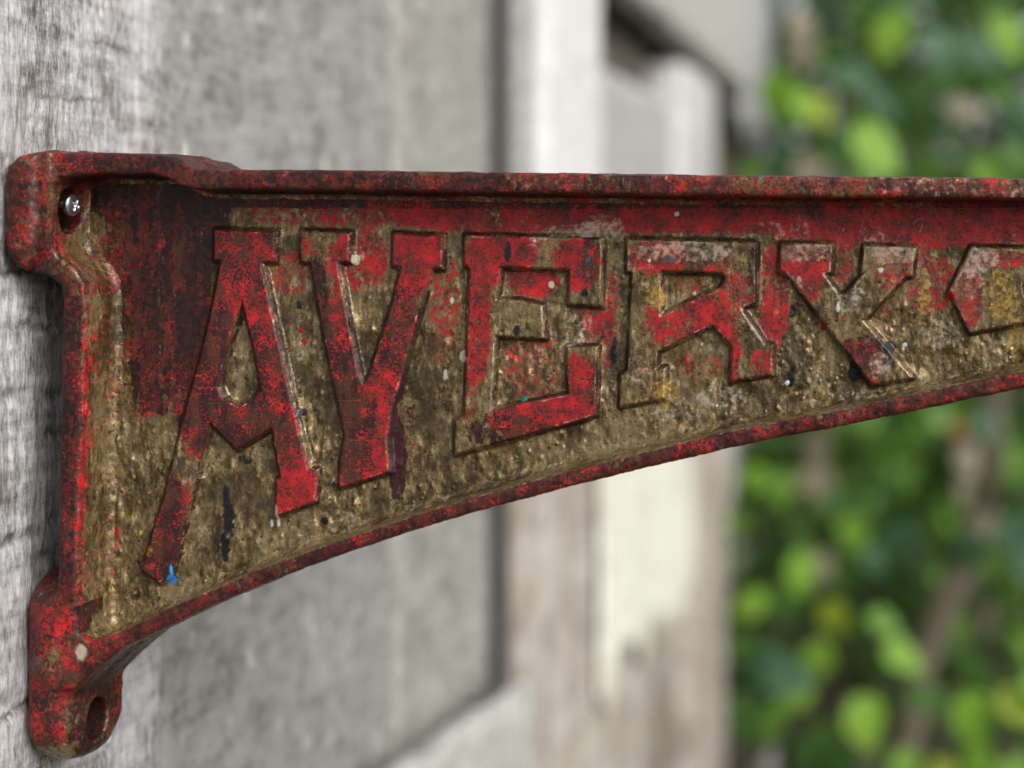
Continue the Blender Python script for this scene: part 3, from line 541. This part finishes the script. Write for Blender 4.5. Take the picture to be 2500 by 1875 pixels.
# bruised, brighter arrises on the letters
ar = np.exp(-((let+.7)/.5)**2); palem = np.clip(palem+ar*.55*ss(.42, .62, fbm(x/8, z/8, x*0, 3, 55)), 0, 1)
sp, sh_ = spots(x, z); h += sh_
fil = np.exp(np.minimum(si, 0)/2.0); h += .2*fil
darkm = np.clip(darkm+.25*ss(-3, 0, si)*(z > -30), 0, 1)
V3 = np.stack([x, W_FRONT-.6-h, z], -1)*1e-3+np.array([0, 0, EYE])
K = kid.reshape(sh)
F = np.stack([K[:-1, :-1], K[1:, :-1], K[1:, 1:], K[:-1, 1:]], -1).reshape(-1, 4); F = F[(F >= 0).all(1)]
ml = let[F].mean(1); wl = which[F[:, 0]]
def relief(name, sel, extra=None, **k):
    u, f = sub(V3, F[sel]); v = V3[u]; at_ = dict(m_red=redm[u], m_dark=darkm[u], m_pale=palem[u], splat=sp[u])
    if extra is not None:
        ue, fe = sub(P, Q[extra]); f = np.concatenate([f, fe+len(v)]); v = np.concatenate([v, P[ue]*1e-3+np.array([0, 0, EYE])])
        for a_, b_ in (('m_red', mr_), ('m_dark', md_), ('m_pale', mp_), ('splat', blank)): at_[a_] = np.concatenate([at_[a_], b_[ue]])
    return tag(mesh_obj(name, v, f, IRON, br, attrs=at_), **k)
inL = ml < 2.0
relief('panel', ~inL, is_web & ~hidden)
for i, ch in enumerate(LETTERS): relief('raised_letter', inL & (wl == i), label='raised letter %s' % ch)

# ------------------------------------------------------------------ screw in the upper ear
def screw():
    b = NB('bright_zinc'); co = b.coord(); b.p.inputs['Metallic'].default_value = 1.; b.set(b.p.inputs['Base Color'], b.mix(b.noise(co, 900, 3), (.55, .58, .62), (.78, .80, .84)))
    b.set(b.p.inputs['Roughness'], b.mr(b.noise(co, 1400, 3), .3, .7, .26, .4))
    root = empty('screw', (.0185, .0125, EYE+.0158), label='shiny silver cross-head screw in the upper mounting hole', cat='screw')
    Rm = Matrix.Rotation(R(-7), 3, 'Z') @ Matrix.Rotation(R(6), 3, 'Y')
    A = np.array(Rm); o0 = np.array(root.location)
    rad, n = 4.8, 61; g1 = np.linspace(-rad, rad, n); U, W_ = np.meshgrid(g1, g1, indexing='ij')
    rr = np.maximum(abs(U), abs(W_)); ln = np.sqrt(U*U+W_*W_)+1e-9; U, W_ = U*rr/ln, W_*rr/ln; q = rr/rad
    a_ = R(18); u2, w2 = U*math.cos(a_)-W_*math.sin(a_), U*math.sin(a_)+W_*math.cos(a_)
    arm = np.minimum(np.maximum(abs(u2)-2.5, abs(w2)-.55), np.maximum(abs(w2)-2.5, abs(u2)-.55)); cup = np.minimum(arm, np.sqrt(u2**2+w2**2)-1.15)
    hh = 1.5*np.sqrt(np.clip(1-.86*q**2.6, 0, 1))-1.5*ss(.18, -.22, cup)
    top = np.stack([hh, U, W_], -1).reshape(-1, 3)
    k = np.arange(n*n).reshape(n, n); f = [np.stack([k[:-1, :-1], k[1:, :-1], k[1:, 1:], k[:-1, 1:]], -1).reshape(-1, 4)]
    ring = np.concatenate([k[:, 0], k[-1, 1:], k[-2::-1, -1], k[0, -2:0:-1]]); rb = top[ring].copy(); rb[:, 0] = -1.1; rc = rb.copy(); rc[:, 0] = -1.4; rc[:, 1:] *= .5
    nb = len(ring); i = np.arange(nb); j = (i+1) % nb
    f += [np.stack([ring[j], ring[i], n*n+i, n*n+j], -1), np.stack([n*n+j, n*n+i, n*n+nb+i, n*n+nb+j], -1)]
    v = np.concatenate([top, rb, rc])*1e-3
    mesh_obj('head', v @ A.T+o0, np.concatenate(f), b.m, root)
    m = 120; t = np.arange(m)*(2*math.pi/12); vv = []; nr = 60                      # threaded shank running into the plank
    for a in range(nr):
        xx = -1.2-a*.55
        for c in range(12):
            th = c*2*math.pi/12; r_ = 1.75+.35*math.cos(th-a*1.6); vv.append((xx, r_*math.cos(th), r_*math.sin(th)))
    ff = [(a*12+c, a*12+(c+1) % 12, (a+1)*12+(c+1) % 12, (a+1)*12+c) for a in range(nr-1) for c in range(12)]
    mesh_obj('shank', (np.array(vv)*1e-3) @ A.T+o0, np.array(ff)[:, ::-1], b.m, root)
screw()

# ------------------------------------------------------------------ garden beyond the end of the wall
L_MID = leafmat('leaf_mid_green', (.022, .075, .012), (.18, .36, .045))
L_BRIGHT = leafmat('leaf_fresh_green', (.18, .38, .03), (.28, .48, .06), .5)
L_YEL = leafmat('leaf_yellow_green', (.30, .36, .02), (.22, .34, .03), .5)
L_BLUE = leafmat('leaf_blue_green', (.025, .085, .04), (.06, .15, .08), .3)
L_DARK = leafmat('leaf_dark_green', (.03, .09, .02), (.08, .18, .04), .3)
L_DEAD = leafmat('leaf_dead_tan', (.24, .21, .15), (.33, .29, .21), .25)
L_ORANGE = leafmat('leaf_orange', (.50, .20, .08), (.45, .24, .10), .3)
BARK = plain('shrub_bark', (.10, .082, .06), .9, 0, .35, 60, .004)
def leaf_geo(L, W):
    s = [(0, 0), (.12, .34), (.32, .5), (.58, .42), (.82, .2), (1, 0)]
    v = []; f = []
    for t, hw in s: v.append((t*L, 0, -.18*L*t*t+.02*L)); v += [(t*L, hw*W, .10*W*hw*2-.18*L*t*t), (t*L, -hw*W, .10*W*hw*2-.18*L*t*t)]
    for i in range(5):
        a, b2 = i*3, i*3+3
        f += [(a, b2, b2+1, a+1), (a, a+2, b2+2, b2)]
    return np.array(v), f
LV, LF = leaf_geo(1, .72)
LMESH = {}
def leaf_obj(parent, p, size, mat, dirv, seed):
    if mat.name not in LMESH:
        me = bpy.data.meshes.new('leaf'); me.from_pydata([tuple(q) for q in LV], [], LF); me.materials.append(mat); LMESH[mat.name] = me
        me.polygons.foreach_set('use_smooth', np.ones(len(me.polygons), dtype=bool))
    o = bpy.data.objects.new('leaf', LMESH[mat.name]); col.objects.link(o); o.parent = parent
    o.location = Vector(p)-parent_origin(parent); o.scale = (size,)*3
    r = random.Random(seed)
    x = Vector(dirv).normalized(); n = Vector((r.uniform(-.2, .6), -1+r.uniform(0, .5), r.uniform(.2, .9))); y = n.cross(x).normalized(); n = x.cross(y)
    o.rotation_euler = Matrix((x, y, n)).transposed().to_euler(); return o
def crown(parent, cs, n, size, mat, name='foliage'):
    """leaf mass through the volume of several ellipsoids"""
    r = np.random.default_rng(int(n+size*1000)); V = []; F_ = []; T = []
    tot = sum(c[3]*c[4]*c[5] for c in cs); base = 0
    vol = [(c, max(8, int(n*c[3]*c[4]*c[5]/tot))) for c in cs]
    for (cx, cy, cz, rx, ry, rz), m in vol:
        d = r.normal(size=(m, 3)); d /= np.linalg.norm(d, axis=1)[:, None]; rad = r.uniform(.25, 1, m)**.45
        cl = fbm(d[:, 0]*2+cx*3, d[:, 1]*2, d[:, 2]*2+cz*3, 2, 5); rad *= .72+.6*cl
        pos = np.array([cx, cy, cz])+d*rad[:, None]*np.array([rx, ry, rz])
        ax = d+r.normal(size=(m, 3))*.8+np.array([0, 0, -.35]); ax /= np.linalg.norm(ax, axis=1)[:, None]
        nn = r.normal(size=(m, 3))*.6+np.array([.2, -.4, .9]); ay = np.cross(nn, ax); ay /= np.linalg.norm(ay, axis=1)[:, None]; az_ = np.cross(ax, ay)
        s = size*r.uniform(.55, 1.25, m)
        vv = pos[:, None, :]+s[:, None, None]*(LV[None, :, 0:1]*ax[:, None]+LV[None, :, 1:2]*ay[:, None]+LV[None, :, 2:3]*az_[:, None])
        k = len(LV); V.append(vv.reshape(-1, 3)); T.append(np.repeat(r.uniform(0, 1, m), k))
        F_.append((np.array(LF)[None]+(base+np.arange(m)*k)[:, None, None]).reshape(-1, 4)); base += m*k
    o = mesh_obj(name, np.concatenate(V), np.concatenate(F_), mat, parent, attrs={'tint': np.concatenate(T)})
    o['kind'] = 'stuff'; return o
def limb(parent, pts, r0, r1, name='stem', mat=None):
    pts = [Vector(p) for p in pts]; V = []; F_ = []; n = 8
    for i, p in enumerate(pts):
        d = (pts[min(i+1, len(pts)-1)]-pts[max(i-1, 0)]).normalized(); a = d.orthogonal().normalized(); b2 = d.cross(a); t = i/(len(pts)-1); rr = r0+(r1-r0)*t
        for k in range(n):
            th = 2*math.pi*k/n; V.append(p+(a*math.cos(th)+b2*math.sin(th))*rr*(1+.15*math.sin(3*th+i)))
    for i in range(len(pts)-1):
        for k in range(n): F_.append((i*n+k, i*n+(k+1) % n, (i+1)*n+(k+1) % n, (i+1)*n+k))
    F_.append(tuple(range(n))[::-1]); F_.append(tuple((len(pts)-1)*n+k for k in range(n)))
    return mesh_obj(name, np.array([tuple(v) for v in V]), F_, mat or BARK, parent)
def curve_pts(a, b, n=7, wob=.05, seed=0):
    r = random.Random(seed); a, b = Vector(a), Vector(b)
    return [a.lerp(b, i/(n-1))+Vector((r.uniform(-wob, wob), r.uniform(-wob, wob), 0))*(0 if i in (0,) else 1) for i in range(n)]
def shrub(name, base, label, cs, n, size, mat, leaves=(), stems=5, seed=0, cat='shrub'):
    root = empty(name, base, label=label, cat=cat)
    crown(root, cs, n, size, mat)
    r = random.Random(seed)
    for i in range(stems):
        c = cs[i % len(cs)]
        limb(root, curve_pts((base[0]+r.uniform(-.08, .08), base[1]+r.uniform(-.08, .08), -.05), (c[0]+r.uniform(-.1, .1), c[1], c[2]+c[5]*.5), 7, .04, seed+i), .016, .005)
    for i, (p, s, m, d) in enumerate(leaves): leaf_obj(root, p, s, m, d, seed*50+i)
    return root
LOW_LEAVES=[((0.299, 1.84, 0.708),0.106,L_BRIGHT,(0.3, 0, -1)),((0.249, 1.94, 0.768),0.087,L_BRIGHT,(-0.6, 0, -1)),((0.341, 1.84, 0.787),0.083,L_BRIGHT,(1, 0, -0.5)),((0.186, 2.04, 0.902),0.09,L_BRIGHT,(0.2, 0, -1)),((0.146, 1.94, 0.843),0.079,L_BRIGHT,(-1, 0, -0.4)),((0.243, 2.04, 0.82),0.078,L_YEL,(0.3, 0, -1)),((0.178, 1.84, 0.783),0.091,L_BLUE,(-0.6, 0, -0.6)),((0.15, 1.74, 0.774),0.095,L_BLUE,(1, 0, -0.2)),((0.121, 1.74, 0.745),0.095,L_MID,(0.2, 0, -1)),((0.362, 1.64, 0.683),0.084,L_BRIGHT,(0.6, 0, -1)),((0.47, 1.54, 0.803),0.093,L_BRIGHT,(0.2, 0, -1)),((0.51, 1.54, 0.797),0.08,L_YEL,(1, 0, -0.6)),((0.543, 1.54, 0.81),0.073,L_BRIGHT,(1, 0, -0.2)),((0.497, 1.54, 0.723),0.073,L_BRIGHT,(-0.4, 0, -1)),((0.517, 1.44, 0.737),0.076,L_BRIGHT,(0.4, 0, -1)),((0.375, 1.84, 0.7),0.076,L_MID,(1, 0, 0.1)),((0.231, 1.84, 0.723),0.083,L_BRIGHT,(-1, 0, -0.5)),((0.223, 1.74, 0.679),0.087,L_MID,(0.3, 0, -1)),((0.288, 1.74, 0.657),0.087,L_MID,(-0.3, 0, -1)),((0.418, 1.64, 0.669),0.077,L_YEL,(0.5, 0, -0.8)),((0.186, 1.74, 0.715),0.073,L_MID,(-0.7, 0, -0.8)),((0.11, 1.84, 0.814),0.068,L_MID,(0.1, 0, -1)),((0.312, 1.94, 0.812),0.071,L_MID,(1, 0, -0.4)),((0.136, 2.24, 1.011),0.079,L_MID,(0.2, 0, -1)),((0.111, 2.14, 1.043),0.068,L_BRIGHT,(-0.3, 0, -1)),((0.218, 2.34, 0.959),0.082,L_MID,(0.6, 0, -0.8)),((0.273, 2.34, 0.914),0.091,L_BRIGHT,(0.1, 0, -1)),((0.303, 2.24, 0.87),0.07,L_BLUE,(0.6, 0, -1)),((0.229, 2.14, 0.882),0.076,L_DEAD,(-0.3, 0, -1)),((0.173, 2.54, 0.98),0.116,L_DEAD,(0.5, 0, -1)),((0.186, 2.64, 1.04),0.09,L_DEAD,(0, 0, -1)),((0.498, 1.44, 0.737),0.057,L_MID,(0, 0, -1))]
VINE_LEAVES=[((0.296, 1.74, 1.628),0.109,L_BRIGHT,(0.7, 0, -0.6)),((0.235, 1.84, 1.689),0.061,L_YEL,(0.3, 0, -1)),((0.17, 1.94, 1.742),0.095,L_BRIGHT,(-0.2, 0, -1)),((0.256, 1.94, 1.742),0.087,L_BLUE,(1, 0, -0.3)),((0.317, 2.04, 1.72),0.09,L_BLUE,(0.7, 0, -0.8)),((0.193, 1.94, 1.71),0.071,L_BRIGHT,(0.4, 0, -1)),((0.162, 2.14, 1.628),0.076,L_BLUE,(-0.5, 0, -1)),((0.2, 2.14, 1.84),0.093,L_DEAD,(-0.2, 0, -1)),((0.171, 2.24, 1.889),0.079,L_DEAD,(0.3, 0, -1)),((0.206, 2.04, 1.605),0.09,L_DEAD,(0.1, 0, -1)),((0.111, 2.14, 1.594),0.059,L_MID,(-0.6, 0, -1)),((0.304, 1.94, 1.584),0.079,L_MID,(0.6, 0, -1))]
UP_LEAVES=[((0.452, 2.24, 1.7),0.079,L_DEAD,(1, 0, 0.02)),((0.367, 1.94, 1.836),0.095,L_BRIGHT,(-0.4, 0, -1)),((0.423, 2.04, 1.826),0.098,L_BLUE,(0.4, 0, -1)),((0.467, 2.14, 1.815),0.102,L_BLUE,(1, 0, -0.4)),((0.532, 1.94, 1.836),0.095,L_BRIGHT,(0.6, 0, -1)),((0.562, 2.04, 1.81),0.09,L_MID,(0.2, 0, -1)),((0.473, 2.34, 1.786),0.118,L_MID,(-0.7, 0, -0.6)),((0.4, 2.24, 1.766),0.097,L_MID,(0.3, 0, -1)),((0.536, 2.34, 1.759),0.091,L_MID,(0.8, 0, -0.6)),((0.442, 2.14, 1.611),0.102,L_MID,(-0.3, 0, -1)),((0.505, 2.04, 1.597),0.09,L_BRIGHT,(0.6, 0, -0.7)),((0.562, 2.04, 1.63),0.09,L_MID,(0.4, 0, -1)),((0.382, 2.24, 1.599),0.088,L_BLUE,(-0.6, 0, -1)),((0.579, 2.04, 1.704),0.082,L_BLUE,(0.1, 0, -1)),((0.514, 2.24, 1.125),0.097,L_BLUE,(0.4, 0, -0.5)),((0.482, 2.14, 1.123),0.047,L_ORANGE,(-0.2, 0, -1)),((0.554, 2.04, 0.967),0.106,L_BLUE,(0.5, 0, -1)),((0.518, 2.14, 0.915),0.093,L_BLUE,(-0.5, 0, -0.8)),((0.579, 2.04, 0.902),0.09,L_BLUE,(0.5, 0, -0.8)),((0.473, 2.34, 1.041),0.091,L_DEAD,(0.5, 0, -0.4)),((0.491, 2.34, 0.995),0.073,L_DEAD,(0.1, 0, -1)),((0.382, 2.44, 1.008),0.075,L_MID,(0.1, 0, -1)),((0.372, 2.44, 0.886),0.103,L_BLUE,(0.1, 0, -1)),((0.323, 2.54, 1.052),0.087,L_MID,(-0.4, 0, -1)),((0.577, 2.14, 1.077),0.085,L_MID,(0.2, 0, -1)),((0.42, 2.54, 1.101),0.087,L_MID,(0.8, 0, -0.5))]
shrub('leafy_shrub', (.25, 2.45, 0), 'low bright green leafy shrub growing at the end of the plank wall', [(.16, 2.75, .72, .26, .3, .42), (.56, 2.55, .5, .26, .3, .42), (.24, 3.1, 1.0, .22, .3, .3)], 1500, .07, L_MID, LOW_LEAVES, 7, 1)
shrub('climbing_vine', (.17, 2.5, 0), 'vine with fresh green and dry tan leaves beside the fascia end', [(.24, 2.8, 1.62, .1, .15, .2), (.16, 2.95, 1.75, .08, .15, .18)], 110, .065, L_MID, VINE_LEAVES, 2, 2, 'vine')
shrub('tall_shrub', (.62, 2.95, 0), 'tall darker green shrub right of the wall, behind the bracket tip', [(.58, 3.2, 1.85, .35, .3, .35), (.66, 3.25, 1.15, .42, .3, .45), (.34, 3.4, 1.2, .25, .3, .4)], 1500, .075, L_MID, UP_LEAVES, 5, 3)
for i, (bx_, by_, lab) in enumerate(((-.4, 5.2, 'dark hedge bush behind the far end of the wall'), (1.1, 5.0, 'dark hedge bush behind the tall shrub'), (2.9, 4.4, 'dark hedge bush out in the open garden'), (5.0, 3.6, 'dark hedge bush farthest to the right'))):
    o = shrub('hedge_bush', (bx_, by_, 0), lab, [(bx_, by_, .8, .95, .7, .9), (bx_+.5, by_+.1, 1.7, .8, .6, .8), (bx_-.4, by_, 1.9, .8, .6, .8), (bx_, by_+.2, 2.6, .9, .6, .6)], 2600, .13, L_DARK, (), 6, 10+i); o['group'] = 'dark hedge bushes'
tr = empty('leaning_trunk', (.30, 2.75, 0), label='slender leaning grey-brown trunk among the shrub leaves', cat='trunk')
limb(tr, [(.33, 2.25, -.05), (.345, 2.25, .2), (.37, 2.24, .42), (.40, 2.24, .633), (.45, 2.24, .76), (.50, 2.24, .86), (.531, 2.24, .94)], .032, .026, 'trunk'); limb(tr, [(.531, 2.24, .93), (.55, 2.26, 1.1), (.555, 2.3, 1.3), (.57, 2.35, 1.55)], .025, .012, 'branch')
